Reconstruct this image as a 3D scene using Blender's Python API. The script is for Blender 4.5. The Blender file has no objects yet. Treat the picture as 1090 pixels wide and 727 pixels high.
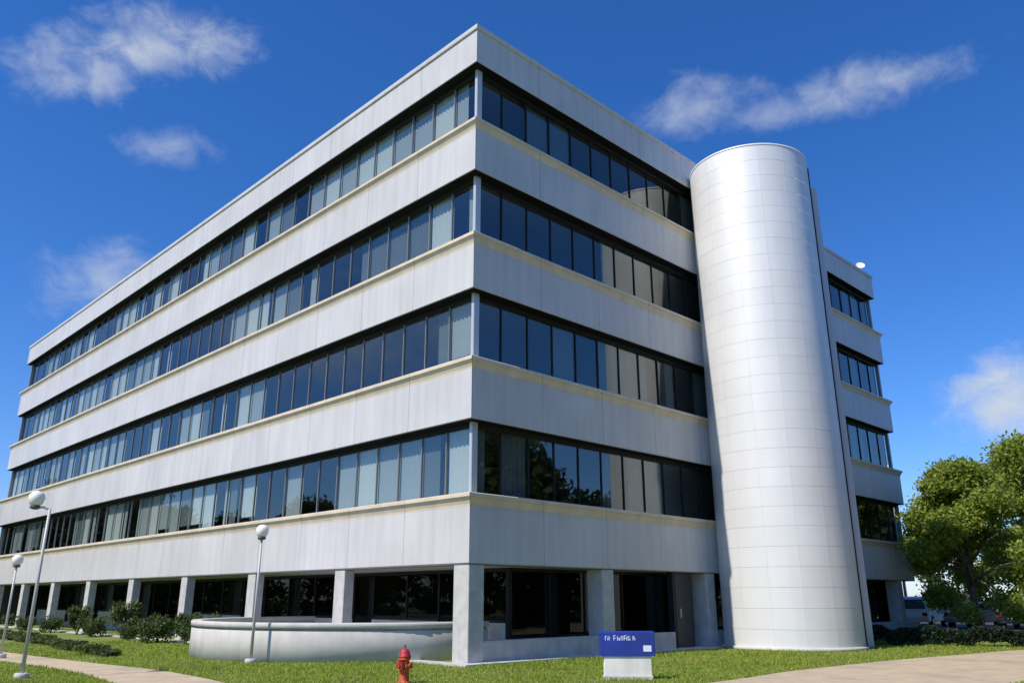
import bpy, math, random
import numpy as np
from mathutils import Vector, Matrix
R = math.radians
rng = random.Random(7)
scene = bpy.context.scene

# ------------------------------------------------------------------ camera
cam_d = bpy.data.cameras.new('camera')
cam = bpy.data.objects.new('camera', cam_d)
scene.collection.objects.link(cam)
cam.location = (16.55, -14.65, 1.61)
YAW, PITCH = R(-45.54), R(17.66)
fw = Vector((math.sin(YAW) * math.cos(PITCH), math.cos(YAW) * math.cos(PITCH), math.sin(PITCH)))
cam.rotation_euler = fw.to_track_quat('-Z', 'Y').to_euler()
cam_d.sensor_width = 36
cam_d.lens = 36 * 860 / 1090
cam_d.clip_start, cam_d.clip_end = 0.1, 5000
scene.camera = cam

# ------------------------------------------------------------------ light, sky, exposure
SUN_AZ, SUN_EL = R(-95), R(50)
sdir = Vector((math.cos(SUN_AZ) * math.cos(SUN_EL), math.sin(SUN_AZ) * math.cos(SUN_EL), math.sin(SUN_EL)))
sl = bpy.data.lights.new('sun', 'SUN')
sl.energy, sl.angle, sl.color = 5.0, R(0.5), (1, .925, .80)
so = bpy.data.objects.new('sun', sl)
so.rotation_euler = sdir.to_track_quat('Z', 'Y').to_euler()
scene.collection.objects.link(so)
world = bpy.data.worlds.new('World')
scene.world = world
world.use_nodes = True
vs = scene.view_settings
vs.view_transform, vs.look, vs.exposure, vs.gamma, vs.use_curve_mapping = 'Standard', 'None', 0.0, 1, False


def build_sky():
    nt = world.node_tree
    N, L = nt.nodes, nt.links
    bg = N['Background']
    sky = N.new('ShaderNodeTexSky')
    sky.sky_type = 'NISHITA'
    sky.sun_disc = False
    sky.sun_elevation, sky.sun_rotation = SUN_EL, math.atan2(sdir.x, sdir.y)
    sky.air_density, sky.dust_density, sky.ozone_density = 1.0, 0.25, 4.0
    hs = N.new('ShaderNodeHueSaturation')
    hs.inputs['Saturation'].default_value = 1.17
    hs.inputs['Value'].default_value = 1.0
    tint = N.new('ShaderNodeMix'); tint.data_type = 'RGBA'; tint.blend_type = 'MULTIPLY'; tint.inputs['Factor'].default_value = 1
    tint.inputs['B'].default_value = (1.03, 1.13, 1.48, 1)
    L.new(sky.outputs[0], tint.inputs['A'])
    L.new(tint.outputs['Result'], hs.inputs['Color'])
    tc = N.new('ShaderNodeTexCoord')

    def vm(op, a, b=None):
        n = N.new('ShaderNodeVectorMath'); n.operation = op
        for i, v in enumerate((a, b)):
            if v is None: continue
            if isinstance(v, (tuple, Vector)): n.inputs[i].default_value = v
            else: L.new(v, n.inputs[i])
        return n

    def m(op, a, b=None, clamp=False):
        n = N.new('ShaderNodeMath'); n.operation = op; n.use_clamp = clamp
        for i, v in enumerate((a, b)):
            if v is None: continue
            if isinstance(v, (int, float)): n.inputs[i].default_value = v
            else: L.new(v, n.inputs[i])
        return n.outputs[0]
    d = vm('NORMALIZE', tc.outputs['Generated']).outputs[0]
    # wind-stretched turbulence in sky directions
    mp = N.new('ShaderNodeMapping'); mp.inputs['Scale'].default_value = (1, 1, 1.35)
    L.new(d, mp.inputs[0])
    nz = N.new('ShaderNodeTexNoise'); nz.inputs['Scale'].default_value = 9; nz.inputs['Detail'].default_value = 7
    nz.inputs['Roughness'].default_value = .58
    nz.inputs['Distortion'].default_value = .35
    L.new(mp.outputs[0], nz.inputs['Vector'])
    n2 = N.new('ShaderNodeTexNoise'); n2.inputs['Scale'].default_value = 24; n2.inputs['Detail'].default_value = 9; n2.inputs['Roughness'].default_value = .62; n2.inputs['Distortion'].default_value = .6
    L.new(mp.outputs[0], n2.inputs['Vector'])
    turb = m('ADD', m('MULTIPLY', m('SUBTRACT', nz.outputs['Fac'], .5), 3.0), m('MULTIPLY', m('SUBTRACT', n2.outputs['Fac'], .5), 2.4))
    total = None
    # centre direction, half width, half height (radians), tilt, density
    for (c, a, b, tilt, dens, bias) in [((-.80, .225, .555), .095, .036, .45, .86, .35), ((-.835, .175, .515), .05, .018, .5, .6, .2),
                                        ((-.83, .28, .48), .06, .020, .25, .55, .1), ((-.905, .255, .335), .055, .034, .3, .6, .2),
                                        ((-.42, .72, .545), .062, .030, .1, .55, .1), ((-.36, .76, .52), .06, .016, -.05, .42, .1),
                                        ((-.25, .81, .535), .085, .024, .0, .70, .1), ((-.228, .953, .20), .040, .034, .2, 1.0, .75),
                                        ((-.19, .965, .185), .05, .030, .0, 1.0, .6),
                                        ((-.75, -.55, .30), .35, .07, 0, .55, 0)]:
        c = Vector(c).normalized()
        e1 = Vector((0, 0, 1)).cross(c).normalized() * -1
        e2 = e1.cross(c).normalized()
        if e2.z < 0: e2 = -e2
        ex = e1 * math.cos(tilt) + e2 * math.sin(tilt)
        ey = e2 * math.cos(tilt) - e1 * math.sin(tilt)
        u = m('DIVIDE', vm('DOT_PRODUCT', d, ex).outputs['Value'], a)
        v = m('DIVIDE', vm('DOT_PRODUCT', d, ey).outputs['Value'], b)
        r2 = m('ADD', m('MULTIPLY', u, u), m('MULTIPLY', v, v))
        front = m('GREATER_THAN', vm('DOT_PRODUCT', d, c).outputs['Value'], .3)
        k = m('SUBTRACT', 1.0, m('POWER', r2, .6))
        k = m('ADD', m('ADD', k, bias), turb)
        mr = N.new('ShaderNodeMapRange'); mr.interpolation_type = 'SMOOTHSTEP'
        mr.inputs['From Min'].default_value = -.35; mr.inputs['From Max'].default_value = 1.9
        mr.inputs['To Max'].default_value = dens
        L.new(k, mr.inputs['Value'])
        k = m('MULTIPLY', mr.outputs[0], front)
        total = k if total is None else m('MAXIMUM', total, k)
    mix = N.new('ShaderNodeMix'); mix.data_type = 'RGBA'
    L.new(total, mix.inputs['Factor'])
    L.new(hs.outputs[0], mix.inputs['A'])
    mix.inputs['B'].default_value = (5.6, 6.1, 6.9, 1)
    L.new(mix.outputs['Result'], bg.inputs['Color'])
    bg.inputs['Strength'].default_value = 0.11


build_sky()

# ------------------------------------------------------------------ materials


def material(name, color, rough=.6, metallic=0., spec=.5, noise=None, bump=None, island=0., streak=0., noise2=None):
    m = bpy.data.materials.new(name); m.use_nodes = True
    nt = m.node_tree; N, L = nt.nodes, nt.links
    p = N['Principled BSDF']
    p.inputs['Base Color'].default_value = (*color, 1)
    p.inputs['Roughness'].default_value = rough
    p.inputs['Metallic'].default_value = metallic
    p.inputs['Specular IOR Level'].default_value = spec
    tc = N.new('ShaderNodeTexCoord')
    col = None
    if noise:
        sc, amt = noise
        t = N.new('ShaderNodeTexNoise'); t.inputs['Scale'].default_value = sc; t.inputs['Detail'].default_value = 8
        L.new(tc.outputs['Object'], t.inputs['Vector'])
        mx = N.new('ShaderNodeMix'); mx.data_type = 'RGBA'
        mx.inputs['A'].default_value = (*[c * (1 - amt) for c in color], 1)
        mx.inputs['B'].default_value = (*[min(1, c * (1 + amt)) for c in color], 1)
        mr = N.new('ShaderNodeMapRange'); mr.inputs['From Min'].default_value = .3; mr.inputs['From Max'].default_value = .7
        L.new(t.outputs['Fac'], mr.inputs['Value']); L.new(mr.outputs[0], mx.inputs['Factor'])
        col = mx.outputs['Result']
    if noise2:
        sc, c2, lo, hi = noise2
        t = N.new('ShaderNodeTexNoise'); t.inputs['Scale'].default_value = sc; t.inputs['Detail'].default_value = 5
        L.new(tc.outputs['Object'], t.inputs['Vector'])
        mr = N.new('ShaderNodeMapRange'); mr.inputs['From Min'].default_value = lo; mr.inputs['From Max'].default_value = hi
        L.new(t.outputs['Fac'], mr.inputs['Value'])
        mx = N.new('ShaderNodeMix'); mx.data_type = 'RGBA'
        L.new(mr.outputs[0], mx.inputs['Factor'])
        if col: L.new(col, mx.inputs['A'])
        else: mx.inputs['A'].default_value = (*color, 1)
        mx.inputs['B'].default_value = (*c2, 1)
        col = mx.outputs['Result']
    if streak:
        mp = N.new('ShaderNodeMapping'); mp.inputs['Scale'].default_value = (2.2, 2.2, .22)
        L.new(tc.outputs['Object'], mp.inputs[0])
        t = N.new('ShaderNodeTexNoise'); t.inputs['Scale'].default_value = 1.6; t.inputs['Detail'].default_value = 7
        L.new(mp.outputs[0], t.inputs['Vector'])
        mr = N.new('ShaderNodeMapRange'); mr.inputs['From Min'].default_value = .35; mr.inputs['From Max'].default_value = .75
        mr.inputs['To Min'].default_value = 1 + streak * .35; mr.inputs['To Max'].default_value = 1 - streak
        L.new(t.outputs['Fac'], mr.inputs['Value'])
        mx = N.new('ShaderNodeMix'); mx.data_type = 'RGBA'; mx.blend_type = 'MULTIPLY'; mx.inputs['Factor'].default_value = 1
        if col: L.new(col, mx.inputs['A'])
        else: mx.inputs['A'].default_value = (*color, 1)
        L.new(mr.outputs[0], mx.inputs['B'])
        col = mx.outputs['Result']
    if island:
        g = N.new('ShaderNodeNewGeometry')
        mr = N.new('ShaderNodeMapRange')
        mr.inputs['To Min'].default_value = 1 - island; mr.inputs['To Max'].default_value = 1 + island
        L.new(g.outputs['Random Per Island'], mr.inputs['Value'])
        mx = N.new('ShaderNodeMix'); mx.data_type = 'RGBA'; mx.blend_type = 'MULTIPLY'; mx.inputs['Factor'].default_value = 1
        if col: L.new(col, mx.inputs['A'])
        else: mx.inputs['A'].default_value = (*color, 1)
        L.new(mr.outputs[0], mx.inputs['B'])
        col = mx.outputs['Result']
    if col: L.new(col, p.inputs['Base Color'])
    if bump:
        sc, st = bump
        t = N.new('ShaderNodeTexNoise'); t.inputs['Scale'].default_value = sc; t.inputs['Detail'].default_value = 6
        L.new(tc.outputs['Object'], t.inputs['Vector'])
        b = N.new('ShaderNodeBump'); b.inputs['Strength'].default_value = st; b.inputs['Distance'].default_value = .05
        L.new(t.outputs['Fac'], b.inputs['Height']); L.new(b.outputs[0], p.inputs['Normal'])
    return m


def glass_material(name, tint, refl):
    m = bpy.data.materials.new(name); m.use_nodes = True
    nt = m.node_tree; N, L = nt.nodes, nt.links
    N.remove(N['Principled BSDF'])
    tr = N.new('ShaderNodeBsdfTransparent'); tr.inputs[0].default_value = (*tint, 1)
    gl = N.new('ShaderNodeBsdfGlossy'); gl.inputs['Roughness'].default_value = .015
    gl.inputs['Color'].default_value = (.86, .93, .91, 1)
    g = N.new('ShaderNodeNewGeometry')
    dt = N.new('ShaderNodeVectorMath'); dt.operation = 'DOT_PRODUCT'
    L.new(g.outputs['Incoming'], dt.inputs[0]); L.new(g.outputs['Normal'], dt.inputs[1])
    ab = N.new('ShaderNodeMath'); ab.operation = 'ABSOLUTE'; L.new(dt.outputs['Value'], ab.inputs[0])
    iv = N.new('ShaderNodeMath'); iv.operation = 'SUBTRACT'; iv.inputs[0].default_value = 1; iv.use_clamp = True
    L.new(ab.outputs[0], iv.inputs[1])
    pw = N.new('ShaderNodeMath'); pw.operation = 'POWER'; pw.inputs[1].default_value = 5; L.new(iv.outputs[0], pw.inputs[0])
    mr = N.new('ShaderNodeMapRange'); mr.inputs['To Min'].default_value = refl; mr.inputs['To Max'].default_value = 1
    L.new(pw.outputs[0], mr.inputs['Value'])
    mx = N.new('ShaderNodeMixShader')
    L.new(mr.outputs[0], mx.inputs[0]); L.new(tr.outputs[0], mx.inputs[1]); L.new(gl.outputs[0], mx.inputs[2])
    L.new(mx.outputs[0], N['Material Output'].inputs['Surface'])
    return m


def leaf_material(name, dark, light, trans=.35):
    m = bpy.data.materials.new(name); m.use_nodes = True
    nt = m.node_tree; N, L = nt.nodes, nt.links
    p = N['Principled BSDF']; p.inputs['Roughness'].default_value = .55
    p.inputs['Specular IOR Level'].default_value = .3
    g = N.new('ShaderNodeNewGeometry')
    tc = N.new('ShaderNodeTexCoord')
    t = N.new('ShaderNodeTexNoise'); t.inputs['Scale'].default_value = .9; t.inputs['Detail'].default_value = 3
    L.new(tc.outputs['Object'], t.inputs['Vector'])
    a = N.new('ShaderNodeMath'); a.operation = 'ADD'
    L.new(g.outputs['Random Per Island'], a.inputs[0]); L.new(t.outputs['Fac'], a.inputs[1])
    mr = N.new('ShaderNodeMapRange'); mr.inputs['From Min'].default_value = .35; mr.inputs['From Max'].default_value = 1.9
    L.new(a.outputs[0], mr.inputs['Value'])
    mx = N.new('ShaderNodeMix'); mx.data_type = 'RGBA'
    mx.inputs['A'].default_value = (*dark, 1); mx.inputs['B'].default_value = (*light, 1)
    L.new(mr.outputs[0], mx.inputs['Factor'])
    L.new(mx.outputs['Result'], p.inputs['Base Color'])
    tl = N.new('ShaderNodeBsdfTranslucent')
    L.new(mx.outputs['Result'], tl.inputs['Color'])
    ms = N.new('ShaderNodeMixShader'); ms.inputs[0].default_value = trans
    L.new(p.outputs[0], ms.inputs[1]); L.new(tl.outputs[0], ms.inputs[2])
    L.new(ms.outputs[0], N['Material Output'].inputs['Surface'])
    return m


M = dict(
    panel=material('pale_facade_panel', (.57, .56, .56), .45, .0, .45, noise=(.35, .08), streak=.11),
    cap=material('facade_ledge', (.66, .56, .43), .55, noise=(1.5, .09), streak=.08),
    shade_grey=material('grey_head_shade', (.16, .16, .16), .8),  # grey of the painted shade strip beneath the lowest band
    bronze=material('dark_window_frame', (.016, .018, .020), .6, 0, .25),
    shade_black=material('black_head_shade', (.010, .011, .012), .85, 0, .1),  # black stands in for the recess shade beneath the upper bands
    alu=material('aluminium_post', (.55, .57, .58), .4, .3),
    mull=material('window_mullion', (.24, .25, .26), .4, .3),
    concrete=material('pale_concrete', (.50, .49, .47), .8, noise=(3, .14), bump=(30, .25), streak=.1),
    wallc=material('whitewashed_concrete', (.53, .515, .485), .9, noise=(2.2, .08), bump=(24, .08), streak=.09),
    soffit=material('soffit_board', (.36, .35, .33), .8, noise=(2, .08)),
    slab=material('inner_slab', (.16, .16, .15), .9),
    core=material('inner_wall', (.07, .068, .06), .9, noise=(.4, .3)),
    roof=material('roof_membrane', (.3, .3, .3), .9, noise=(1, .1)),
    glass=glass_material('tinted_window_glass', (.72, .79, .79), .15),
    glassg=glass_material('ground_floor_glass', (.30, .32, .31), .03),
    blind_a=material('vertical_blind_pale', (.62, .63, .60), .8),
    blind_b=material('vertical_blind_grey', (.40, .42, .42), .8),
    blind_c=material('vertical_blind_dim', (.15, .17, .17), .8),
    tower=material('white_metal_panel', (.76, .76, .765), .50, .15, .5, island=.018, noise=(.5, .03), bump=(1.3, .06), streak=.03),
    towerj=material('tower_joint', (.62, .63, .64), .6),
    duct=material('grey_painted_duct', (.55, .56, .59), .5, .2),
    darkgap=material('dark_seam', (.035, .037, .045), .7),
    door=material('dark_steel_door', (.03, .032, .036), .45),
    grass=material('lawn', (.15, .20, .036), .9, noise=(.6, .2), bump=(9, .5), noise2=(.35, (.22, .22, .07), .52, .75)),
    path=material('tan_path', (.48, .385, .26), .9, noise=(2.5, .13), bump=(40, .2), noise2=(.5, (.34, .29, .22), .5, .72)),
    asphalt=material('asphalt', (.055, .055, .057), .9, noise=(4, .2)),
    paint=material('road_paint', (.75, .75, .72), .7),
    lamp_pole=material('galvanised_pole', (.46, .46, .45), .55, .2),
    lamp_white=material('white_lamp_globe', (.85, .84, .78), .3),
    lamp_dark=material('dark_lamp_collar', (.08, .08, .085), .5),
    red=material('red_hydrant_paint', (.42, .018, .03), .5, noise=(14, .3), noise2=(22, (.12, .03, .02), .58, .68), bump=(40, .3)),
    orange=material('orange_hydrant_paint', (.55, .10, .02), .52, noise=(14, .3), noise2=(22, (.14, .05, .03), .58, .68), bump=(40, .3)),
    brass=material('nut_metal', (.25, .2, .14), .5, .6),
    signblue=material('blue_sign_face', (.016, .04, .27), .42, noise=(4, .15), streak=.12),
    signwhite=material('white_sign_panel', (.78, .76, .70), .6, noise=(3, .08), streak=.16),
    signlet=material('pale_sign_lettering', (.70, .76, .90), .5),
    bark=material('bark', (.10, .075, .05), .9, noise=(6, .3), bump=(15, .6)),
    tyre=material('tyre_rubber', (.018, .018, .018), .8),
    rim=material('wheel_rim', (.5, .5, .52), .3, .8),
    carglass=material('car_glass', (.012, .016, .02), .05, 0, .8),
    lens=material('headlight_lens', (.75, .76, .78), .15),
    tail=material('tail_lamp', (.4, .01, .01), .2),
    plate=material('number_plate', (.7, .7, .66), .5),
    car_navy=material('navy_car_paint', (.02, .028, .06), .25, .1),
    car_white=material('white_car_paint', (.78, .78, .77), .25),
    car_silver=material('silver_car_paint', (.42, .43, .45), .3, .5),
    leaf=leaf_material('tree_leaf', (.16, .24, .03), (.46, .52, .10), .5),
    leafd=leaf_material('dark_tree_leaf', (.022, .045, .010), (.07, .11, .026)),
    hedge=leaf_material('hedge_leaf', (.010, .022, .012), (.03, .05, .022), .2),
    shrub=leaf_material('shrub_leaf', (.045, .075, .02), (.14, .18, .05), .3),
    blade=leaf_material('grass_blade', (.20, .29, .03), (.46, .53, .09), .45),
)


def add_panel_joints(m, pitch):
    # narrow sealant joints between facade panels, and a slight tone change from panel to panel
    nt = m.node_tree; N, L = nt.nodes, nt.links
    p = N['Principled BSDF']; src = p.inputs['Base Color'].links[0].from_socket
    tc = N.new('ShaderNodeTexCoord'); sx = N.new('ShaderNodeSeparateXYZ'); L.new(tc.outputs['Object'], sx.inputs[0])

    def m_(op, a, b=None):
        n = N.new('ShaderNodeMath'); n.operation = op
        for i, v in enumerate((a, b)):
            if v is None: continue
            if isinstance(v, (int, float)): n.inputs[i].default_value = v
            else: L.new(v, n.inputs[i])
        return n.outputs[0]
    u = m_('DIVIDE', m_('ADD', sx.outputs[0], sx.outputs[1]), pitch)
    fr = m_('FRACT', u)
    j = m_('LESS_THAN', fr, .006)
    wn = N.new('ShaderNodeTexWhiteNoise'); wn.noise_dimensions = '2D'
    cb = N.new('ShaderNodeCombineXYZ'); L.new(m_('FLOOR', u), cb.inputs[0]); L.new(m_('FLOOR', m_('DIVIDE', sx.outputs[2], 3.9)), cb.inputs[1])
    L.new(cb.outputs[0], wn.inputs['Vector'])
    k = m_('ADD', m_('MULTIPLY', wn.outputs['Value'], .05), .965)
    k = m_('MULTIPLY', k, m_('SUBTRACT', 1.0, m_('MULTIPLY', j, .6)))
    mx = N.new('ShaderNodeMix'); mx.data_type = 'RGBA'; mx.blend_type = 'MULTIPLY'; mx.inputs['Factor'].default_value = 1
    L.new(src, mx.inputs['A']); L.new(k, mx.inputs['B']); L.new(mx.outputs['Result'], p.inputs['Base Color'])


def add_patches(m, scale, col, lo, hi):
    # dry, worn patches in the lawn
    nt = m.node_tree; N, L = nt.nodes, nt.links
    p = N['Principled BSDF']; src = p.inputs['Base Color'].links[0].from_socket
    tc = N.new('ShaderNodeTexCoord'); t = N.new('ShaderNodeTexNoise'); t.inputs['Scale'].default_value = scale; t.inputs['Detail'].default_value = 6
    t.inputs['Roughness'].default_value = .65
    L.new(tc.outputs['Object'], t.inputs['Vector'])
    mr = N.new('ShaderNodeMapRange'); mr.inputs['From Min'].default_value = lo; mr.inputs['From Max'].default_value = hi; mr.inputs['To Max'].default_value = .8
    L.new(t.outputs['Fac'], mr.inputs['Value'])
    mx = N.new('ShaderNodeMix'); mx.data_type = 'RGBA'
    L.new(mr.outputs[0], mx.inputs['Factor']); L.new(src, mx.inputs['A']); mx.inputs['B'].default_value = (*col, 1)
    for t_ in [l.to_socket for l in src.links if l.to_node.name != mx.name]: L.new(mx.outputs['Result'], t_)


add_patches(M['blade'], .55, (.42, .37, .15), .5, .75)
add_panel_joints(M['panel'], 2.8875)
add_panel_joints(M['cap'], 2.8875)

# ------------------------------------------------------------------ helpers


class MB:
    def __init__(s): s.v, s.f, s.mi, s.sm = [], [], [], []

    def face(s, idx, mi=0, sm=False): s.f.append(tuple(idx)); s.mi.append(mi); s.sm.append(sm)

    def box(s, x0, y0, z0, x1, y1, z1, mi=0):
        b = len(s.v)
        s.v += [(x, y, z) for z in (z0, z1) for y in (y0, y1) for x in (x0, x1)]
        for q in ((0, 2, 3, 1), (4, 5, 7, 6), (0, 1, 5, 4), (2, 6, 7, 3), (0, 4, 6, 2), (1, 3, 7, 5)):
            s.face([b + i for i in q], mi)

    def bevbox(s, x0, y0, z0, x1, y1, z1, w=.02, mi=0):
        # box with chamfered vertical edges and top
        def ring(o, z): return [(x0 + w + o, y0 + o, z), (x1 - w - o, y0 + o, z), (x1 - o, y0 + w + o, z), (x1 - o, y1 - w - o, z), (x1 - w - o, y1 - o, z), (x0 + w + o, y1 - o, z), (x0 + o, y1 - w - o, z), (x0 + o, y0 + w + o, z)]
        b = len(s.v)
        for o, z in ((0, z0), (0, z1 - w), (w, z1)): s.v += ring(o, z)
        s.face(reversed(range(b, b + 8)), mi); s.face(range(b + 16, b + 24), mi)
        for k in (0, 8):
            for i in range(8):
                j = (i + 1) % 8
                s.face((b + k + i, b + k + j, b + k + 8 + j, b + k + 8 + i), mi)

    def tube(s, pts, rad, n=10, mi=0, caps=True):
        b = len(s.v); pts = [Vector(p) for p in pts]
        for i, p in enumerate(pts):
            t = (pts[min(i + 1, len(pts) - 1)] - pts[max(i - 1, 0)]).normalized()
            a = t.orthogonal().normalized() if abs(t.z) < .95 else Vector((1, 0, 0))
            a = (a - t * a.dot(t)).normalized(); c = t.cross(a)
            r = rad[i] if isinstance(rad, (list, tuple)) else rad
            for k in range(n):
                an = 2 * math.pi * k / n
                s.v.append(tuple(p + a * math.cos(an) * r + c * math.sin(an) * r))
        for i in range(len(pts) - 1):
            for k in range(n):
                j = (k + 1) % n
                s.face((b + i * n + k, b + i * n + j, b + (i + 1) * n + j, b + (i + 1) * n + k), mi, True)
        if caps:
            s.face(reversed(range(b, b + n)), mi); e = b + (len(pts) - 1) * n; s.face(range(e, e + n), mi)

    def lathe(s, prof, n=24, c=(0, 0, 0), mi=0, sm=True):
        b = len(s.v)
        for r, z in prof:
            for k in range(n):
                a = 2 * math.pi * k / n
                s.v.append((c[0] + r * math.cos(a), c[1] + r * math.sin(a), c[2] + z))
        for i in range(len(prof) - 1):
            for k in range(n):
                j = (k + 1) % n
                s.face((b + i * n + k, b + i * n + j, b + (i + 1) * n + j, b + (i + 1) * n + k), mi, sm)
        s.face(reversed(range(b, b + n)), mi); e = b + (len(prof) - 1) * n; s.face(range(e, e + n), mi)

    def build(s, name, mats, parent=None, loc=None):
        if not isinstance(mats, (list, tuple)): mats = [mats]
        me = bpy.data.meshes.new(name)
        me.from_pydata([tuple(v) for v in s.v], [], s.f)
        for m in mats: me.materials.append(m)
        me.polygons.foreach_set('material_index', s.mi)
        me.polygons.foreach_set('use_smooth', s.sm)
        me.update()
        o = bpy.data.objects.new(name, me)
        scene.collection.objects.link(o)
        if parent: o.parent = parent
        if loc: o.location = loc
        return o


def np_mesh(name, V, F, mat, parent=None):
    me = bpy.data.meshes.new(name)
    me.vertices.add(len(V)); me.vertices.foreach_set('co', np.asarray(V, np.float32).ravel())
    k = F.shape[1]
    me.loops.add(F.size); me.loops.foreach_set('vertex_index', F.astype(np.int32).ravel())
    me.polygons.add(len(F)); me.polygons.foreach_set('loop_start', np.arange(0, F.size, k, dtype=np.int32))
    me.update(calc_edges=True); me.materials.append(mat)
    o = bpy.data.objects.new(name, me); scene.collection.objects.link(o)
    if parent: o.parent = parent
    return o


def tag(o, label=None, cat=None, group=None, kind=None):
    if label: o['label'] = label
    if cat: o['category'] = cat
    if group: o['group'] = group
    if kind: o['kind'] = kind
    return o


def empty(name, loc=(0, 0, 0), rz=0):
    o = bpy.data.objects.new(name, None); scene.collection.objects.link(o)
    o.location = loc; o.rotation_euler = (0, 0, rz); o.empty_display_size = .3
    return o


def dup(root, loc, rz=0):
    r = root.copy(); scene.collection.objects.link(r); r.location = loc; r.rotation_euler = (0, 0, rz)
    for ch in root.children:
        c = ch.copy(); scene.collection.objects.link(c); c.parent = r
        for g in ch.children:
            q = g.copy(); scene.collection.objects.link(q); q.parent = c
    return r


# ------------------------------------------------------------------ ground, paths, car park
def sheet(name, pts, z, mat, label, cat=None):
    b = MB(); b.v = [(x, y, z) for x, y in pts]; b.face(range(len(pts)))
    return tag(b.build(name, mat), label, cat, kind='structure')


sheet('ground', [(-900, -900), (900, -900), (900, 900), (-900, 900)], 0, M['grass'], 'green lawn around the office building', 'lawn')


def ribbon(name, left, right, z, mat, label):
    b = MB(); n = len(left)
    b.v = [(x, y, z) for x, y in left] + [(x, y, z) for x, y in right]
    for i in range(n - 1): b.face((i, n + i, n + i + 1, i + 1))
    o = b.build(name, mat); tag(o, label, 'path', kind='structure')
    return o


def bez(pts, k=8):
    out = []
    P = [pts[0]] + pts + [pts[-1]]
    for i in range(1, len(P) - 2):
        for j in range(k):
            t = j / k
            out.append(tuple(.5 * (2 * P[i][a] + (P[i + 1][a] - P[i - 1][a]) * t + (2 * P[i - 1][a] - 5 * P[i][a] + 4 * P[i + 1][a] - P[i + 2][a]) * t * t + (3 * P[i][a] - P[i - 1][a] - 3 * P[i + 1][a] + P[i + 2][a]) * t ** 3) for a in (0, 1)))
    out.append(pts[-1]); return out


PL_far = bez([(-60, -7.6), (-30, -7.4), (-13, -6.85), (-8, -6.55), (-3.3, -6.2), (1.6, -6.9), (5, -9.5)])
PL_near = bez([(-60, -9.6), (-30, -9.4), (-13, -8.3), (-8, -7.9), (-3.3, -7.9), (.6, -8.7), (3.4, -11)])
ribbon('path', PL_far, PL_near, .006, M['path'], 'tan footpath curving across the lawn before the left facade')
PR_far = bez([(7.6, -8), (6.9, -2), (6.75, 1.9), (6.6, 4.6), (6.85, 9.4), (7.35, 13.2), (8.1, 17.8), (11, 24), (18, 31)])
PR_near = bez([(14, -9), (12, -2), (11.3, 1.9), (11.2, 5), (11.5, 9), (12, 12.5), (13.2, 16.5), (16.5, 21.5), (22, 27)])
ribbon('path', PR_far, PR_near, .006, M['path'], 'wide tan drive curving along the lawn at right')
sheet('parking_lot', [(-30, 36.5), (30, 36.5), (30, 66), (-30, 66)], .005, M['asphalt'], 'dark asphalt car park beyond the trees', 'parking lot')
b = MB()
for i in range(16): b.v += [(-20 + i * 2.7, 37, .009), (-19.88 + i * 2.7, 37, .009), (-19.88 + i * 2.7, 42, .009), (-20 + i * 2.7, 42, .009)]; b.face(range(i * 4, i * 4 + 4))
tag(b.build('parking_markings', M['paint']), 'white bay lines painted on the car park', 'road marking', kind='structure')

# ------------------------------------------------------------------ the office building
LX, LY = 49.6, 30.9
BAY = 5.775
HEADS = [2.5, 6.4, 10.3, 14.2, 18.1]       # underside of each facade band
SILLS = [4.36, 8.2, 12.06, 15.98]          # top of each facade band
ROOF = 19.5
REC = .35
bld = empty('office_building', (0, 0, 0))
tag(bld, 'five storey pale office block with dark ribbon windows and a white round stair tower', 'office building')


def sweep(prof, closed=True, mi=0, b=None):
    b = b or MB()
    n = len(prof); base = len(b.v)
    for (sx, sy) in ((0, 0), (0, 1), (1, 1), (1, 0)):
        for o, z in prof:
            b.v.append((-LX - o if sx else o, LY + o if sy else -o, z))
    for c in range(4):
        d = (c + 1) % 4
        for i in range(n if closed else n - 1):
            j = (i + 1) % n
            b.face((base + c * n + i, base + d * n + i, base + d * n + j, base + c * n + j), mi)
    return b


for k, zt in enumerate(SILLS):
    zb = HEADS[k]
    sp = sweep([(-.6, zb), (-.03, zb), (0, zb + .03), (0, zt - .34), (-.6, zt - .34)]).build('spandrel_band', M['panel'], bld)
    sweep([(-.598, zb - .012), (-.006, zb - .012), (-.006, zb - .002), (-.598, zb - .002)]).build('head_shade_trim', M['shade_black'] if k else M['shade_grey'], sp)  # dark underside strip, with the recess shade put into its colour
    sweep([(-.6, zt - .338), (.004, zt - .338), (.008, zt - .30), (.08, zt - .12), (.13, zt - .11), (.13, zt - .02), (.11, zt), (-.6, zt + .02)]).build('sill_ledge', M['cap'], sp)
par = sweep([(-.6, HEADS[4]), (-.03, HEADS[4]), (0, HEADS[4] + .03), (0, ROOF - .16), (-.45, ROOF - .16), (-.45, ROOF - .5), (-.6, ROOF - .5)]).build('parapet', M['panel'], bld)
sweep([(-.598, HEADS[4] - .012), (-.006, HEADS[4] - .012), (-.006, HEADS[4] - .002), (-.598, HEADS[4] - .002)]).build('head_shade_trim', M['shade_black'], par)  # same painted shade strip beneath the parapet
sweep([(-.5, ROOF - .157), (.05, ROOF - .157), (.06, ROOF - .13), (.06, ROOF), (-.5, ROOF + .03)]).build('coping', M['panel'], par)

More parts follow.
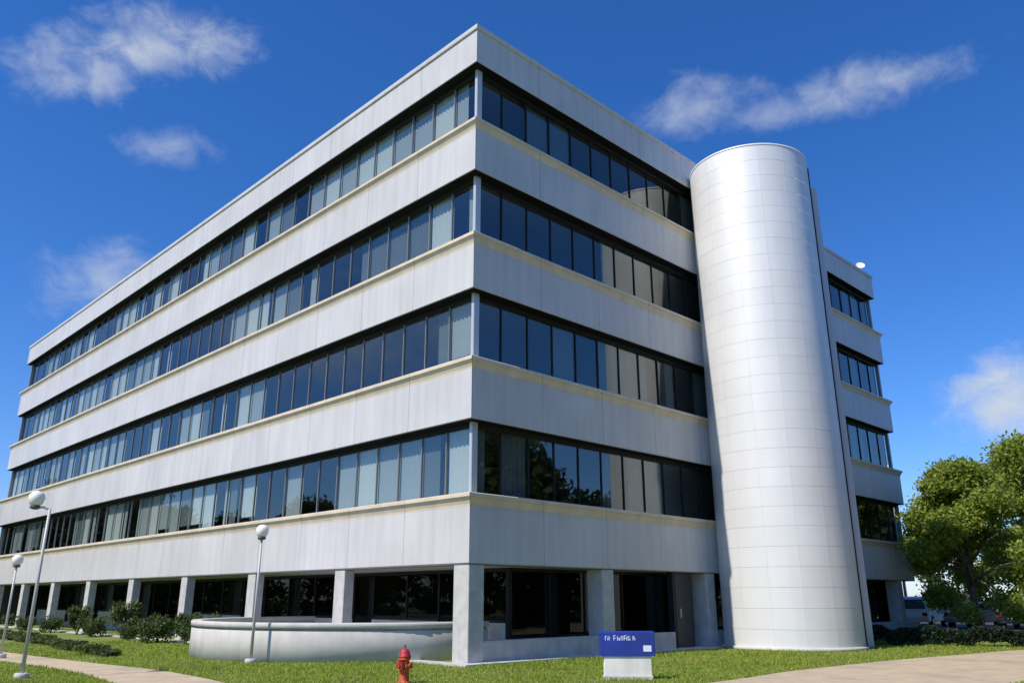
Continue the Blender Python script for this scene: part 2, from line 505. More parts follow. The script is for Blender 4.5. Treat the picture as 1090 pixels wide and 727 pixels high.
b = MB(); b.box(-LX + .3, .3, ROOF - 1.0, -.3, LY - .3, ROOF - .75); b.build('roof_deck', M['roof'], bld)
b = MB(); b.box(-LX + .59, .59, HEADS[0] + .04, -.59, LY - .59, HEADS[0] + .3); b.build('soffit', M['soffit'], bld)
for z in SILLS:
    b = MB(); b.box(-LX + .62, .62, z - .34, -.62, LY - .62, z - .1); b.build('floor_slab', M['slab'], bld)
for z in HEADS[1:]:
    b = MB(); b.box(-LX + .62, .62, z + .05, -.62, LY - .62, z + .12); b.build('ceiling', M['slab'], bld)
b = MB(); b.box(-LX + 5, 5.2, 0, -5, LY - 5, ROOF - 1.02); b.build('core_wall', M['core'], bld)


def window(face, a0, a1, zb, zt, npane, blinds):
    """One bay of a ribbon window; face 'S' (y=0 side) or 'E' (x=0 side); a0<a1 measured from the corner."""
    def P(a, d, z):  # a along the face, d depth inwards
        return (-a, d, z) if face == 'S' else (-d, a, z)
    w = MB(); fr = MB(); bls = []
    pw = (a1 - a0) / npane

    def bx(mb, a, d0, z0, aa, d1, z1, mi=0):
        p, q = P(a, d0, z0), P(aa, d1, z1)
        mb.box(min(p[0], q[0]), min(p[1], q[1]), z0, max(p[0], q[0]), max(p[1], q[1]), z1, mi)
    for i in range(npane):
        s, e = a0 + i * pw, a0 + (i + 1) * pw
        t1, t2, t3 = (rng.uniform(-.005, .005) for _ in range(3))
        bidx = len(w.v)
        ds = [REC + .05 + t1, REC + .05 + t2, REC + .05 + t3, REC + .05 + t1 + t3 - t2]
        w.v += [P(s, ds[0], zb), P(e, ds[1], zb), P(e, ds[2], zt), P(s, ds[3], zt)]
        w.face((bidx, bidx + 1, bidx + 2, bidx + 3) if face == 'E' else (bidx + 3, bidx + 2, bidx + 1, bidx))
        bx(fr, e - .018, REC + .01, zb + .075, e + .018, REC + .075, zt - .155)
        if blinds[i]:
            c, lo, f0, f1 = blinds[i]
            # vertical slats: a pleated sheet behind the glass
            n = max(2, int((f1 - f0) * pw / .09))
            bl = MB(); bls.append((bl, c)); k0 = 0
            for q in range(n + 1):
                a = s + .03 + (pw - .06) * (f0 + (f1 - f0) * q / n)
                d = REC + .14 + (.03 if q % 2 else -.01)
                bl.v += [P(a, d, zb + lo), P(a, d, zt - .02)]
            for q in range(n): bl.face((k0 + 2 * q, k0 + 2 * q + 2, k0 + 2 * q + 3, k0 + 2 * q + 1))
    bx(fr, a0, REC - .005, zt - .15, a1, REC + .08, zt + .03)
    bx(fr, a0, REC - .005, zb - .05, a1, REC + .08, zb + .07)
    wo = w.build('window', M['glass'], bld)
    f = fr.build('frame', M['mull'] if face == 'S' else M['bronze'], wo)  # darker frame colour on the right face paints in that side's shade
    f.data.materials.append(M['bronze'])
    n = len(f.data.polygons)
    for pi in range(n - 12, n - 6): f.data.polygons[pi].material_index = 1  # dark head bar, blackened further to imitate the recess shade
    for bl, c in bls: bl.build('blind', M[('blind_a', 'blind_b', 'blind_c')[c]], wo)


def rand_blinds(n, p, weights):
    out = []; state = rng.random() < p
    for i in range(n):
        if rng.random() < .48: state = rng.random() < p
        if state:
            c = rng.choices((0, 1, 2), weights)[0]
            f0, f1 = 0, 1
            r = rng.random()
            if r < .2: f1 = rng.uniform(.3, .7)
            elif r < .35: f0 = rng.uniform(.3, .6)
            out.append((c, rng.choice((.05, .05, .07, .12, .3)), f0, f1))
        else: out.append(None)
    return out


def bay_edges(total, end=REC):
    e = [REC]; x = BAY + .3
    while x < total - 2: e.append(x); x += BAY
    e.append(total - end); return e


for k in range(4):
    zb, zt = SILLS[k], HEADS[k + 1]
    ed = bay_edges(LX)
    for i in range(len(ed) - 1):
        n = max(2, round((ed[i + 1] - ed[i]) / 1.155))
        window('S', ed[i], ed[i + 1], zb, zt, n, rand_blinds(n, .72, (4, 4, 2)))
    ed = bay_edges(LY, .16)
    for i in range(len(ed) - 1):
        n = max(2, round((ed[i + 1] - ed[i]) / 1.155))
        window('E', ed[i], ed[i + 1], zb, zt, n, rand_blinds(n, .4, (0, 0, 1)))  # only the dim blind colour here, painting in the right face's shade
    b = MB(); b.bevbox(-REC - .04, REC - .08, zb - .04, -REC + .08, REC + .16, zt + .02, .02)
    b.build('corner_post', M['alu'], bld)
    for (x, y) in ((-LX + REC, REC), (-REC, LY - .15)):
        b = MB(); b.box(x - .08, y - .08, zb - .04, x + .08, y + .08, zt + .02); b.build('corner_post', M['mull'], bld)
    # plain rear and far-side glazing, out of the photo's sight but closing the floor
    b = MB(); b.box(-LX + REC, LY - REC - .1, zb - .02, -REC - .1, LY - REC, zt + .02); b.box(-LX + REC, REC + .1, zb - .02, -LX + REC + .1, LY - REC - .11, zt + .02)
    b.build('rear_glazing', M['bronze'], bld)

# ground-floor columns
cols = [(-.02 - .62, .02)]
for i in range(1, 9): cols.append((-.36 - BAY * i - .31, .03))
for i in range(1, 6): cols.append((-.02 - .62, .25 + BAY * i - .31 - .25 + .05))
for x, y in cols:
    b = MB(); b.bevbox(x, y, -.1, x + (.62 if y != .03 else .56), y + (.55 if y != .03 else .36), HEADS[0] - .013, .015); b.build('column', M['concrete'], bld)

# recessed ground-floor glazing
GS, GE = 2.7, 1.25      # setback on the left and on the right face


def ground_window(face, a0, a1, sill, door=None):
    def P(a, d, z): return (-a, d, z) if face == 'S' else (-d, a, z)
    D = GS if face == 'S' else GE

    def bx(mb, a, d0, z0, aa, d1, z1):
        p, q = P(a, d0, z0), P(aa, d1, z1)
        mb.box(min(p[0], q[0]), min(p[1], q[1]), z0, max(p[0], q[0]), max(p[1], q[1]), z1)
    w = MB(); fr = MB()
    n = max(1, round((a1 - a0) / 1.9)); pw = (a1 - a0) / n
    for i in range(n):
        s, e = a0 + i * pw, a0 + (i + 1) * pw
        k = len(w.v); t = [rng.uniform(-.006, .006) for _ in range(3)]
        w.v += [P(s, D + t[0], sill), P(e, D + t[1], sill), P(e, D + t[2], HEADS[0]), P(s, D + t[0] + t[2] - t[1], HEADS[0])]
        w.face((k, k + 1, k + 2, k + 3) if face == 'E' else (k + 3, k + 2, k + 1, k))
        bx(fr, e - .03, D - .04, sill + .07, e + .03, D + .04, HEADS[0] - .1)
    bx(fr, a0, D - .05, HEADS[0] - .1, a1, D + .05, HEADS[0] + .03)
    bx(fr, a0, D - .05, sill - .01, a1, D + .05, sill + .07)
    wo = w.build('ground_window', M['glassg'], bld)
    fr.build('frame', M['bronze'], wo)
    if sill > .1:
        q = MB(); bx(q, a0 + .002, D - .06, 0, a1 - .002, D + .12, sill - .012); q.build('sill_wall', M['concrete'], wo)


ed = [GE + .1] + [.36 + BAY * i for i in range(1, 9)] + [LX - 1]
for i in range(len(ed) - 1):
    m_ = (ed[i] + ed[i + 1]) / 2
    if i in (0, 1):
        g = 1.9
        ground_window('S', ed[i], ed[i] + g, .95); ground_window('S', ed[i] + g, ed[i] + g + 1.2, .12); ground_window('S', ed[i] + g + 1.2, ed[i + 1], .95)  # tall pale sills imitate the terrace wall's reflection in the glass
    else:
        ground_window('S', ed[i], ed[i + 1], (.5, .95, .3, .95)[i % 4])
ed = [GS + .05] + [.3 + BAY * i for i in range(1, 6)] + [LY - .6]
for i in range(len(ed) - 1): ground_window('E', ed[i], ed[i + 1], .5 if i != 1 else .4)
b = MB(); b.box(-LX + .7, LY - .8, 0, -.7, LY - .62, HEADS[0] - .004); b.box(-LX + .62, .7, 0, -LX + .8, LY - .81, HEADS[0] - .004); b.build('rear_wall', M['core'], bld)
b = MB(); b.box(-GE - .06, GS - .08, 0, -GE + .06, GS + .06, HEADS[0] + .03); b.build('ground_corner_post', M['bronze'], bld)
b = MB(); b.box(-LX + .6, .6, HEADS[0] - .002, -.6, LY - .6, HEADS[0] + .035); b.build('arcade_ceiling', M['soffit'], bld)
b = MB()
for i in range(6):
    y0 = (.60 if i == 0 else .05 + BAY * i - .31 + .56); y1 = min(.05 + BAY * (i + 1) - .32, LY)
    if i == 1: y1 = 9.35
    b.bevbox(-.34, y0, -.05, -.09, y1, .56, .015)
b.build('low_wall', M['concrete'], bld)
b = MB(); b.box(-.6, -.02, -.05, .42, 16, .05); b.box(-LX, -.42, -.05, .42, -.022, .05); b.build('plinth', M['concrete'], bld)
# dark service door in the bay beside the tower
b = MB(); b.box(-.30, 9.55, .05, -.2, 10.62, 2.47); dr = b.build('door', M['door'], bld)
b = MB(); b.box(-.199, 9.80, 1.0, -.13, 9.83, 1.3); b.build('door_handle', M['alu'], dr)
b = MB(); b.box(-.34, 9.36, .05, -.12, 9.54, 2.485); b.build('door_jamb', M['bronze'], dr)

# ---- the round stair tower
TX, TY, TR, TH = 2.04, 13.30, 2.33, 18.45
tw = MB(); tw.lathe([(TR - .014, 0), (TR - .014, TH - .05)], 120, (TX, TY, 0))
tower = tw.build('stair_tower', M['towerj'], bld)
tower['label'] = 'round white metal clad stair tower standing against the right facade'
pn = MB()
NC, ROWH, SEG = 14, .6586, 8
for r in range(28):
    z0, z1 = r * ROWH + .003 + (.05 if r == 0 else 0), (r + 1) * ROWH - .003
    for c in range(NC):
        a0 = 2 * math.pi * c / NC + .0006; a1 = 2 * math.pi * (c + 1) / NC - .0006
        k = len(pn.v); dr_ = rng.uniform(-.002, .002)
        for i in range(SEG + 1):
            a = a0 + (a1 - a0) * i / SEG
            x, y = TX + (TR + dr_) * math.cos(a), TY + (TR + dr_) * math.sin(a)
            pn.v += [(x, y, z0), (x, y, z1)]
        for i in range(SEG): pn.face((k + 2 * i, k + 2 * i + 2, k + 2 * i + 3, k + 2 * i + 1), 0, True)
pn.build('cladding_panel', M['tower'], tower)
b = MB(); b.lathe([(TR - .1, TH - .04), (TR + .012, TH - .04), (TR + .02, TH - .02), (TR + .02, TH + .03), (TR - .1, TH + .05)], 120, (TX, TY, 0)); b.build('tower_cap', M['tower'], tower)
b = MB(); b.lathe([(TR + .10, 0), (TR + .10, .09), (TR + .02, .12)], 96, (TX, TY, 0)); b.build('tower_base', M['wallc'], tower)
# link between tower and facade
b = MB(); b.box(-.1, TY + 1.0, 0, TX - .6, TY + 1.9, TH - .5); b.build('tower_link', M['towerj'], tower)
# vertical duct with its dark seam on the far side of the tower


def radial_box(ang, r0, r1, hw, z0, z1, name, mat, par):
    b = MB(); b.box(r0, -hw, z0, r1, hw, z1)
    o = b.build(name, mat, par); o.location = (TX, TY, 0); o.rotation_euler = (0, 0, ang); return o


radial_box(R(30), TR - .1, TR + .05, .16, 0, TH - .2, 'duct_seam', M['darkgap'], tower)
radial_box(R(38.5), TR - .02, TR + .32, .12, 0, TH - .9, 'duct', M['duct'], tower)
# roof-top dish
a_ = empty('roof_antenna', (-.40, 30.45, ROOF - .02))
tag(a_, 'small white antenna dish on the far end of the roof', 'antenna')
b = MB(); b.tube([(0, 0, 0), (0, 0, .62)], .045, 8); b.build('mast', M['lamp_pole'], a_)
b = MB(); b.lathe([(.02, 0), (.2, .05), (.36, .16), (.4, .24), (.36, .2), (.2, .09), (.02, .05)], 20)
o = b.build('dish', M['lamp_white'], a_); o.scale = (.62, .62, .62); o.location = (.05, -.05, .56); o.rotation_euler = (R(60), 0, R(35))

# ------------------------------------------------------------------ curved terrace wall with planting behind
CX, CY, CR = -6.9, 1.45, 5.2


def arc_wall(name, r0, r1, z0, z1, a0, a1, mat, parent=None, n=64, bev=.02):
    b = MB(); prof = [(r1, z0), (r1, z1 - bev), (r1 - bev, z1), (r0 + bev, z1), (r0, z1 - bev), (r0, z0)]
    k = len(prof)
    for i in range(n + 1):
        a = a0 + (a1 - a0) * i / n
        for r, z in prof: b.v.append((CX + r * math.cos(a), CY + r * math.sin(a), z))
    for i in range(n):
        for q in range(k):
            p = (q + 1) % k
            b.face((i * k + q, (i + 1) * k + q, (i + 1) * k + p, i * k + p), 0, q == 0)
    b.face(reversed(range(k))); b.face(range(n * k, n * k + k))
    return b.build(name, mat, parent)


AA, AB = R(-195), R(10)
tw_ = arc_wall('terrace_wall', CR - .22, CR, -.1, .80, AA, AB, M['wallc'])
tag(tw_, 'low curved white concrete wall enclosing the terrace beside the corner column', 'wall')
arc_wall('groove', CR - .20, CR - .05, .801, .845, AA, AB, M['concrete'], tw_)
arc_wall('coping', CR - .27, CR + .03, .847, 1.0, AA - .004, AB + .004, M['wallc'], tw_)
sheet('terrace', [(CX + (CR - .1) * math.cos(AA + (AB - AA) * i / 40), CY + (CR - .1) * math.sin(AA + (AB - AA) * i / 40)) for i in range(41)], .06, M['concrete'], 'paved terrace inside the curved wall', 'terrace')
# ------------------------------------------------------------------ vegetation


def leaf_quads(C, size, rs, up=.0):
    """quads (kite leaves) at points C with random orientation"""
    n = len(C)
    d = rs.normal(size=(n, 3)); d[:, 2] -= .3; d /= np.linalg.norm(d, axis=1)[:, None]
    q = rs.normal(size=(n, 3)); q[:, 2] += up; w = np.cross(d, q); w /= np.linalg.norm(w, axis=1)[:, None]
    s = size * rs.uniform(.6, 1.35, size=(n, 1))
    V = np.empty((n, 4, 3))
    V[:, 0] = C - d * s * .6; V[:, 1] = C + w * s * .36; V[:, 2] = C + d * s * .7; V[:, 3] = C - w * s * .36
    return V.reshape(-1, 3), np.arange(n * 4).reshape(-1, 4)


def make_tree(name, H, cr, seed, mat, n=9000, leaf=.26, low=.18, trunk_r=.16):
    rs = np.random.RandomState(seed); rr = random.Random(seed)
    root = empty(name)
    t = MB()
    th = H * .42
    pts = [(0, 0, -.1), (rr.uniform(-.06, .06), rr.uniform(-.06, .06), th * .5), (rr.uniform(-.2, .2), rr.uniform(-.2, .2), th), (rr.uniform(-.3, .3), rr.uniform(-.3, .3), H * .8)]
    t.tube(pts, [trunk_r * 1.3, trunk_r, trunk_r * .75, .03], 10)
    clumps = []
    for i in range(11):
        a = i * 2.4 + rr.uniform(-.4, .4); z = H * rr.uniform(.2, .62)
        L_ = cr * rr.uniform(.55, .95) * (1 - .45 * (z / H))
        e = Vector((math.cos(a) * L_, math.sin(a) * L_, z + H * rr.uniform(.06, .2)))
        s = Vector((0, 0, z)); mid = (s + e) / 2 + Vector((0, 0, .25))
        t.tube([s, mid, e], [trunk_r * .45, trunk_r * .3, .015], 6)
    t.build('trunk', M['bark'], root)
    nc = 60
    for i in range(nc):
        u = rr.uniform(0, 1) ** .8
        z = H * (low + (1 - low) * u)
        prof = math.sin(math.pi * min(1, (.16 + .84 * u) ** .75)) ** .6 if u < .97 else .25
        a = rr.uniform(0, 2 * math.pi); q = cr * prof * math.sqrt(rr.uniform(.12, 1))
        clumps.append((math.cos(a) * q, math.sin(a) * q, min(z, H * .95), cr * rr.uniform(.16, .34)))
    clumps.append((0, 0, H * .93, cr * .22))
    vol = np.array([c[3] ** 2 for c in clumps]); vol /= vol.sum()
    idx = rs.choice(len(clumps), size=n, p=vol); c = np.array(clumps)[idx]
    d = rs.normal(size=(n, 3)); d /= np.linalg.norm(d, axis=1)[:, None]
    rad = c[:, 3:4] * rs.uniform(0, 1, size=(n, 1)) ** .45 * (1 + .25 * rs.normal(size=(n, 1)))
    P = c[:, :3] + d * rad * np.array([1, 1, .7]); P = P[P[:, 2] > H * low * .55]
    V, F = leaf_quads(P, leaf, rs)
    np_mesh('crown', V, F, mat, root)
    return root


TG = 'trees beyond the building'
t1 = make_tree('broadleaf_tree', 8.0, 2.8, 3, M['leaf'], 52000, .15, .10)
t1.location = (3.3, 28.9, 0)
tag(t1, 'leafy green tree right of the building, nearest to its far corner', 'tree', TG)
t2 = make_tree('broadleaf_tree', 9.6, 3.9, 11, M['leaf'], 60000, .175, .10)
t2.location = (5.4, 35.0, 0)
tag(t2, 'taller leafy green tree at the right edge of the photo', 'tree', TG)
bk = make_tree('broadleaf_tree', 9.5, 4.6, 21, M['leafd'], 9000, .34, .1)
far_labels = ['dark tree behind the car park, closest to the building corner', 'dark tree behind the parked cars, between its two dark neighbours', 'dark tree behind the parked cars at the far right']
for i, (x, y, s) in enumerate([(-9.5, 67, .85), (-2.8, 70, .9), (4.5, 68, 1.0)]):
    o = bk if i == 0 else dup(bk, (x, y, 0), i * 1.7)
    o.location = (x, y, 0); o.scale = (s, s, s)
    tag(o, far_labels[i], 'tree', TG)
# unseen trees added out of frame for the facade glass to mirror dark
nb = make_tree('broadleaf_tree', 11, 5, 33, M['leafd'], 7000, .45, .03)
side = [(-62, -34), (-70, -26), (-52, -44), (-80, -20), (-43, -52), (-92, -12), (-33, -58), (-57, -28), (-66, -42), (-75, -14), (-48, -36), (-85, -5), (-38, -42), (-100, -24), (-24, -56), (26, 38), (33, 33), (41, 27), (28, 48), (50, 24), (36, 44), (46, 36), (58, 32), (24, 54), (48, 16), (60, 18), (13, 63), (19, 57), (25, 65), (9, 72), (16, 74), (-62, -6), (-57, -12), (-71, -9), (-80, -3), (-66, -18), (24, 6), (23, 14), (26, 22), (30, 9), (27, 30), (34, 16)]
for i, (x, y) in enumerate(side):
    o = nb if i == 0 else dup(nb, (x, y, 0), i * 2.1)
    o.location = (x, y, 0); s = (.85 + .07 * (i % 5)) * (1.35 if 20 < x < 35 and 5 < y < 31 else 1); o.scale = (s, s, s)  # taller right-hand trees also added to block low sky light on that facade
    tag(o, 'unseen dark leafy tree added across the lawn for the window glass to mirror', 'tree', 'unseen trees added for the glass to mirror')


def make_shrub(name, w, h, seed, mat, n, leaf=.09):
    rs = np.random.RandomState(seed); root = empty(name)
    s = MB(); rr = random.Random(seed)
    for i in range(5):
        a = rr.uniform(0, 6.28); s.tube([(0, 0, -.05), (math.cos(a) * w * .15, math.sin(a) * w * .15, h * .4), (math.cos(a) * w * .32, math.sin(a) * w * .32, h * .8)], [.02, .014, .006], 5)
    s.build('stem', M['bark'], root)
    cl = [(rr.uniform(-.32, .32) * w, rr.uniform(-.32, .32) * w, h * rr.uniform(.3, .75), w * rr.uniform(.14, .3)) for _ in range(12)]
    c = np.array(cl)[rs.choice(12, n)]
    d = rs.normal(size=(n, 3)); d /= np.linalg.norm(d, axis=1)[:, None]
    P = c[:, :3] + d * c[:, 3:4] * rs.uniform(0, 1.1, size=(n, 1)) ** .5
    P[:, 2] = np.clip(P[:, 2], .03, None)
    V, F = leaf_quads(P, leaf, rs); np_mesh('foliage', V, F, mat, root)
    return root


SG = 'shrubs along the left facade'
shA = make_shrub('shrub', 1.5, 1.0, 5, M['shrub'], 2600)
shB = make_shrub('shrub', 1.2, 1.5, 9, M['shrub'], 2600)
spots = [(-13.2, -1.0, 'A', 1.0), (-15.0, -.8, 'B', .85), (-16.8, -1.2, 'A', .95), (-19.6, -1.2, 'A', .6), (-21.4, -.7, 'B', 1.15), (-24.2, -1.1, 'A', .85), (-27.2, -.8, 'B', 1.0), (-30.6, -1.0, 'A', .75), (-34.2, -1.2, 'A', .7), (-38.8, -.9, 'B', .6)]
used = set()
ordinal = ['first', 'second', 'third', 'fourth', 'fifth', 'sixth', 'seventh', 'eighth', 'ninth', 'tenth', 'eleventh', 'twelfth']
for i, (x, y, k, s) in enumerate(spots):
    src = shA if k == 'A' else shB
    o = dup(src, (x, y, 0), i * 1.3) if k in used else src
    used.add(k); o.location = (x, y, 0); o.rotation_euler = (0, 0, i * 1.3); o.scale = (s, s, s)
    kind = 'low spreading' if k == 'A' else 'upright'
    tag(o, f'{kind} green shrub at the foot of the left facade, {ordinal[i]} from the curved wall', 'shrub', SG)


def hedge(x0, y0, x1, y1, h, w, seed, label, n, mat):
    rs = np.random.RandomState(seed); root = empty('hedge', (x0, y0, 0))
    L_ = math.hypot(x1 - x0, y1 - y0); root.rotation_euler = (0, 0, math.atan2(y1 - y0, x1 - x0))
    s = MB(); k = 0
    while k * .5 < L_: s.tube([(k * .5 + .1, 0, -.05), (k * .5 + .16, .04, h * .85)], [.02, .008], 5); k += 1
    s.build('stem', M['bark'], root)
    P = np.stack([rs.uniform(0, L_, n), rs.normal(0, w * .28, n), h * rs.uniform(.05, 1, n) ** .6], 1)
    P[:, 2] += .07 * np.sin(P[:, 0] * 3.1) + .05 * np.sin(P[:, 0] * 7.7 + 1)
    P[:, 1] = np.clip(P[:, 1], -w * .5, w * .5)
    V, F = leaf_quads(P, .075, rs); np_mesh('foliage', V, F, mat, root)
    tag(root, label, 'hedge')


hedge(2.6, 17.0, 9.6, 20.6, .62, .9, 2, 'dark clipped hedge right of the round tower, before the parked cars', 14000, M['hedge'])
hedge(-15.8, -5.0, -9.6, -5.3, .2, .5, 4, 'low green hedge on the lawn left of the curved wall', 9000, M['shrub'])
hedge(-27, -4.4, -16.9, -4.7, .26, .5, 6, 'low green hedge at far left, before the shrubs', 9000, M['shrub'])

# grass blades on the near lawn


def poly_side(P, far, near):
    ok = np.zeros(len(P), bool)
    poly = far + near[::-1]
    x, y = P[:, 0], P[:, 1]
    j = len(poly) - 1
    for i in range(len(poly)):
        (xi, yi), (xj, yj) = poly[i], poly[j]
        c = ((yi > y) != (yj > y)) & (x < (xj - xi) * (y - yi) / (yj - yi + 1e-12) + xi)
        ok ^= c; j = i
    return ok


def grass():
    rs = np.random.RandomState(1)
    n = 420000
    D = 8 * (38 / 8) ** rs.uniform(0, 1, n); az = math.pi / 4 + math.pi / 2 + R(-.5) + rs.uniform(-R(36), R(36), n)
    P = np.stack([16.55 + D * np.cos(az), -14.65 + D * np.sin(az)], 1)
    cl = np.sin(P[:, 0] * 1.7 + 2 * np.sin(P[:, 1] * .9)) * np.sin(P[:, 1] * 2.1 + 1.3) * .5 + .5
    keep = ~poly_side(P, PL_far, PL_near) & ~poly_side(P, PR_far, PR_near)
    keep &= ~((P[:, 0] < .44) & (P[:, 1] > -.44) & (P[:, 0] > -LX)) & (np.hypot(P[:, 0] - TX, P[:, 1] - TY) > TR + .12)
    keep &= (np.hypot(P[:, 0] - CX, P[:, 1] - CY) > CR + .03) & (P[:, 1] < 34)
    P = P[keep]; cl = cl[keep]; D = D[keep]; n = len(P)
    patch = np.sin(P[:, 0] * .8 + 1.3 * np.sin(P[:, 1] * .45 + 1)) * np.sin(P[:, 1] * .7 + .9 * np.sin(P[:, 0] * .6)) * .5 + .5
    h = (.022 + .055 * rs.uniform(0, 1, n) ** 1.6 * (.5 + cl)) * (.6 + .8 * patch)
    w = .007 + .0006 * D
    a = rs.uniform(0, 6.283, n)
    V = np.zeros((n, 3, 3))
    V[:, 0, :2] = P + np.stack([np.cos(a), np.sin(a)], 1) * w[:, None]
    V[:, 1, :2] = P - np.stack([np.cos(a), np.sin(a)], 1) * w[:, None]
    V[:, 2, :2] = P + rs.normal(0, .022, (n, 2)); V[:, 2, 2] = h
    V[:, :2, 2] = -.005
    o = np_mesh('grass', V.reshape(-1, 3), np.arange(n * 3).reshape(-1, 3), M['blade'])
    tag(o, 'bright green mown grass of the lawn', 'grass', kind='stuff')


grass()

# ------------------------------------------------------------------ lamps


def lamp(x, y, h, arm, label, s=1., base=True):
    t = empty('lamp_post', (x, y, 0))
    tag(t, label, 'lamp post', 'lamp posts on the lawn')
    b = MB(); b.tube([(0, 0, 0), (0, 0, h * .5), (0, 0, h - .24 * s)], [.042 * s, .036 * s, .03 * s], 12)
    if arm: b.tube([(0, 0, h - .26 * s), (arm[0] * .5, arm[1] * .5, h - .2 * s), (arm[0], arm[1], h - .24 * s)], .025 * s, 8)
    b.build('pole', M['lamp_pole'], t)
    b = MB(); b.lathe([(.15, -.02), (.15, .1), (.13, .12), (.07, .12)], 16); b.build('footing', M['concrete'], t)
    ax, ay = arm or (0, 0)
    b = MB(); b.lathe([(.05 * s, h - .25 * s), (.10 * s, h - .23 * s), (.12 * s, h - .19 * s), (.10 * s, h - .17 * s)], 20, (ax, ay, 0)); b.build('collar', M['lamp_dark'], t)
    b = MB(); b.lathe([(.09 * s, h - .168 * s), (.14 * s, h - .12 * s), (.17 * s, h - .03 * s), (.165 * s, h + .06 * s), (.11 * s, h + .135 * s), (.03 * s, h + .16 * s)], 24, (ax, ay, 0)); b.build('lamp_globe', M['lamp_white'], t)
    return t


lamp(-4.50, -3.61, 3.40, None, 'slim lamp post with white globe in front of the curved wall', 1.0)
lamp(-3.90, -9.14, 3.78, (-.24, -.24), 'lamp post with white globe on a short arm at left, nearest the camera', 1.0)
lamp(-11.4, -7.75, 2.72, None, 'short lamp post with white globe at the left edge of the photo', .9)
t = empty('street_lamp', (-4.6, 41.6, 0)); tag(t, 'tall street lamp with pale globe head behind the far corner of the building', 'street lamp')
b = MB(); b.tube([(0, 0, 0), (0, 0, 9.5)], [.11, .06], 10); b.build('pole', M['lamp_pole'], t)
b = MB(); b.lathe([(.1, 9.45), (.34, 9.6), (.42, 9.85), (.3, 10.15), (.06, 10.25)], 20); b.build('lamp_globe', M['lamp_white'], t)

# ------------------------------------------------------------------ fire hydrant
h = empty('fire_hydrant', (2.55, -3.95, 0), R(20))
tag(h, 'orange and red fire hydrant standing on the lawn', 'fire hydrant')
b = MB(); b.lathe([(.15, -.02), (.15, .03), (.115, .035), (.105, .06), (.10, .44), (.125, .445), (.125, .475), (.10, .48)], 28); b.build('barrel', M['orange'], h)
b = MB(); b.lathe([(.102, .478), (.128, .482), (.13, .51), (.115, .53), (.105, .585), (.075, .635), (.035, .66), (.03, .665)], 28); b.build('bonnet', M['red'], h)
b = MB(); b.lathe([(.028, .663), (.028, .72), (.022, .726)], 5, sm=False); b.build('operating_nut', M['brass'], h)


def nozzle(d, r, L_):
    b = MB(); d = Vector(d); z = Vector((0, 0, .34))
    b.tube([z + d * .08, z + d * (.1 + L_)], r * .8, 16); o = b.build('nozzle', M['orange'], h)
    b = MB(); b.tube([z + d * (.1 + L_), z + d * (.14 + L_)], r, 16); b.tube([z + d * (.14 + L_), z + d * (.165 + L_)], r * .35, 5); b.build('nozzle_cap', M['red'], o)


nozzle((1, 0, 0), .05, .03); nozzle((-1, 0, 0), .05, .03); nozzle((0, -1, 0), .07, .04)
b = MB(); b.tube([(0, -.235, .335), (.03, -.20, .26), (.07, -.13, .25), (.085, -.075, .31), (.075, -.07, .40)], .006, 6); b.build('chain', M['brass'], h)
b = MB()
for i in range(8):
    a = i * math.pi / 4; b.lathe([(.014, .03), (.014, .048)], 6, (.132 * math.cos(a), .132 * math.sin(a), 0), sm=False)
b.build('flange_bolt', M['brass'], h)

# ------------------------------------------------------------------ monument sign
s = empty('monument_sign', (5.2, -.1, 0), R(45))
tag(s, 'low monument sign with blue header above a white panel on the lawn', 'sign')
b = MB(); b.bevbox(-.52, -.12, -.05, .52, .12, .09, .015); b.build('base', M['concrete'], s)
b = MB(); b.bevbox(-.50, -.09, .092, .50, .09, .47, .012); b.build('lower_panel', M['signwhite'], s)
hd = MB(); hd.bevbox(-.58, -.12, .472, .58, .12, .96, .02); hd = hd.build('header', M['signblue'], s)
b = MB(); rr = random.Random(2); x = -.47
while x < .16:                                   # the wording is too small in the photo to read: plain letter strokes
    w = rr.uniform(.045, .065); z0, z1 = .78, .78 + rr.choice((.085, .085, .10))
    b.box(x, -.126, z0, x + .013, -.1215, z1)
    if rr.random() < .6: b.box(x + w - .013, -.126, z0, x + w, -.1215, z1 - rr.choice((0, .03)))
    for zz in rr.sample((z0, z0 + .036, z1 - .013), rr.choice((1, 2))): b.box(x + .0135, -.1257, zz, x + w - .0135, -.1213, zz + .013)
    x += w + rr.choice((.016, .016, .016, .05))
b.build('lettering', M['signlet'], hd)
b = MB(); b.box(.33, -.128, .56, .50, -.1215, .68); b.build('emblem', M['signlet'], hd)

# ------------------------------------------------------------------ parked cars


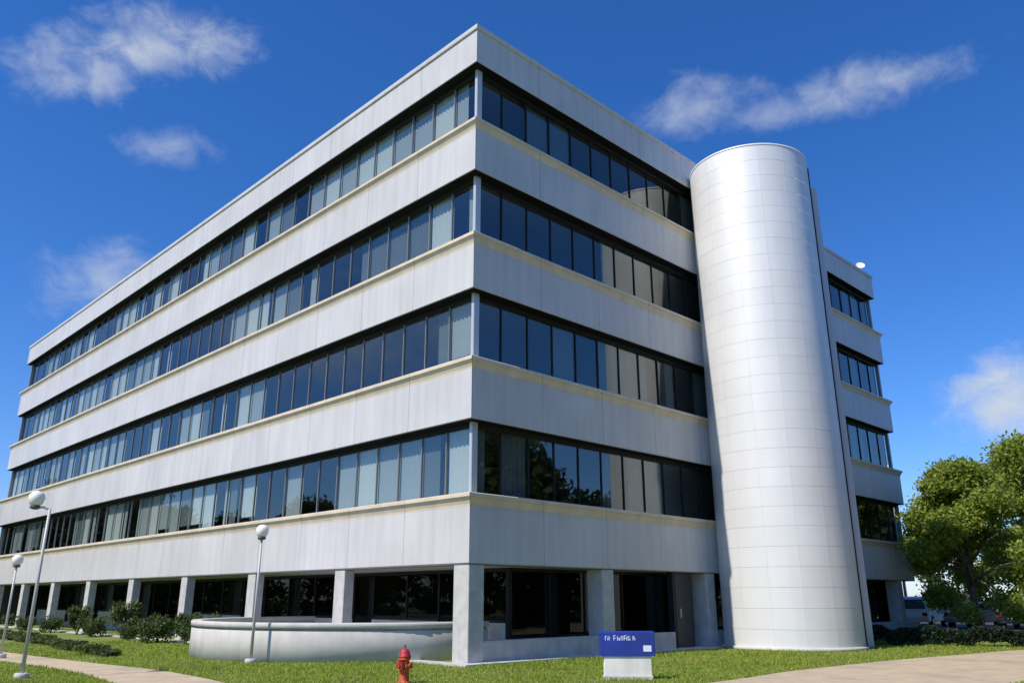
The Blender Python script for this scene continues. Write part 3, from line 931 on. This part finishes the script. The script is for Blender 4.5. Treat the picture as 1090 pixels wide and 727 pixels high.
def make_car(name, mat, van=False):
    root = empty(name)
    W = .88
    if van: prof = [(-2.2, .32), (-2.25, .6), (-2.2, 1.0), (-2.12, 1.66), (-1.9, 1.76), (.55, 1.76), (.9, 1.68), (1.45, 1.12), (2.05, .98), (2.22, .8), (2.25, .5), (2.18, .32)]
    else: prof = [(-2.2, .32), (-2.25, .55), (-2.2, .88), (-1.75, .95), (-1.1, 1.38), (-.7, 1.45), (.2, 1.44), (.95, .98), (1.8, .86), (2.15, .72), (2.22, .5), (2.15, .32)]

    def wid(z): return W * (1 if z < .95 else 1 - .16 * (z - .95) / .5)
    b = MB(); n = len(prof)
    for sgn in (-1, 1):
        for x, z in prof: b.v.append((x, sgn * wid(z), z))
    for i in range(n):
        j = (i + 1) % n; b.face((i, n + i, n + j, j), 0, False)
    b.face(range(n)); b.face(reversed(range(n, 2 * n)))
    body = b.build('body', mat, root)
    bv = body.modifiers.new('bevel', 'BEVEL'); bv.width = .05; bv.segments = 2; bv.limit_method = 'ANGLE'
    for sgn in (-1, 1):
        g = MB()
        pts = [(-1.5, 1.02), (-1.0, 1.36), (-.65, 1.40), (.15, 1.39), (.72, 1.02)] if not van else [(-2.0, 1.1), (-1.95, 1.62), (.55, 1.64), (.8, 1.58), (1.25, 1.12)]
        g.v = [(x, sgn * (wid(z) + .008), z) for x, z in pts]; g.face(range(len(pts)) if sgn < 0 else reversed(range(len(pts))))
        sw = g.build('side_window', M['carglass'], root)
        q = MB(); px = -.35; q.box(px - .03, min(sgn * (wid(1.2) - .02), sgn * (wid(1.2) + .03)), 1.03, px + .03, max(sgn * (wid(1.2) - .02), sgn * (wid(1.2) + .03)), 1.4); q.build('door_pillar', mat, sw)
        q = MB(); q.box(.6, min(sgn * .88, sgn * 1.04), .95, .74, max(sgn * .88, sgn * 1.04), 1.08); q.build('mirror', mat, root)
        q = MB(); q.box(2.12, min(sgn * .5, sgn * .8), .6, 2.235, max(sgn * .5, sgn * .8), .74); q.build('headlight', M['lens'], root)
        q = MB(); q.box(-2.26, min(sgn * .55, sgn * .83), .66, -2.15, max(sgn * .55, sgn * .83), .84); q.build('tail_light', M['tail'], root)
    sx = ((.28, 1.40), (.88, 1.04)) if not van else ((.95, 1.64), (1.38, 1.2))
    for (xa, za), (xb, zb) in (sx, ((-1.15, 1.36), (-1.65, 1.03)) if not van else ((-2.13, 1.58), (-2.2, 1.05))):
        g = MB(); nx = .012 if xb > xa else -.012
        g.v = [(xa + nx, -wid(za) + .08, za + .012), (xa + nx, wid(za) - .08, za + .012), (xb + nx, wid(zb) - .08, zb + .012), (xb + nx, -wid(zb) + .08, zb + .012)]
        g.face((0, 1, 2, 3)); g.build('windscreen', M['carglass'], root)
    for x in (-1.35, 1.35):
        for sgn in (-1, 1):
            g = MB(); g.tube([(x, sgn * .68, .33), (x, sgn * .90, .33)], .33, 20)
            wh = g.build('wheel', M['tyre'], root)
            g = MB(); g.tube([(x, sgn * .86, .33), (x, sgn * .912, .33)], .2, 16); g.build('rim', M['rim'], wh)
    q = MB(); q.box(-2.265, -.26, .5, -2.24, .26, .62); q.build('number_plate', M['plate'], root)
    return root


CG = 'cars parked behind the trees'
for nm, mat, van, loc, rz, lab, cat in [
        ('parked_van', 'car_white', True, (-3.2, 40.2), 95, 'white van parked behind the far corner of the building', 'van'),
        ('parked_car', 'car_silver', False, (-.4, 40.4), 88, 'silver car parked beside the white van, behind the first tree', 'car'),
        ('parked_car', 'car_navy', False, (2.3, 40.2), 91, 'dark navy car parked between the silver car and the white car', 'car'),
        ('parked_car', 'car_white', False, (5.0, 40.5), 90, 'white car parked at the far right beneath the tall tree', 'car')]:
    c = make_car(nm, M[mat], van); c.location = (loc[0], loc[1], 0); c.rotation_euler = (0, 0, R(rz)); tag(c, lab, cat, CG)
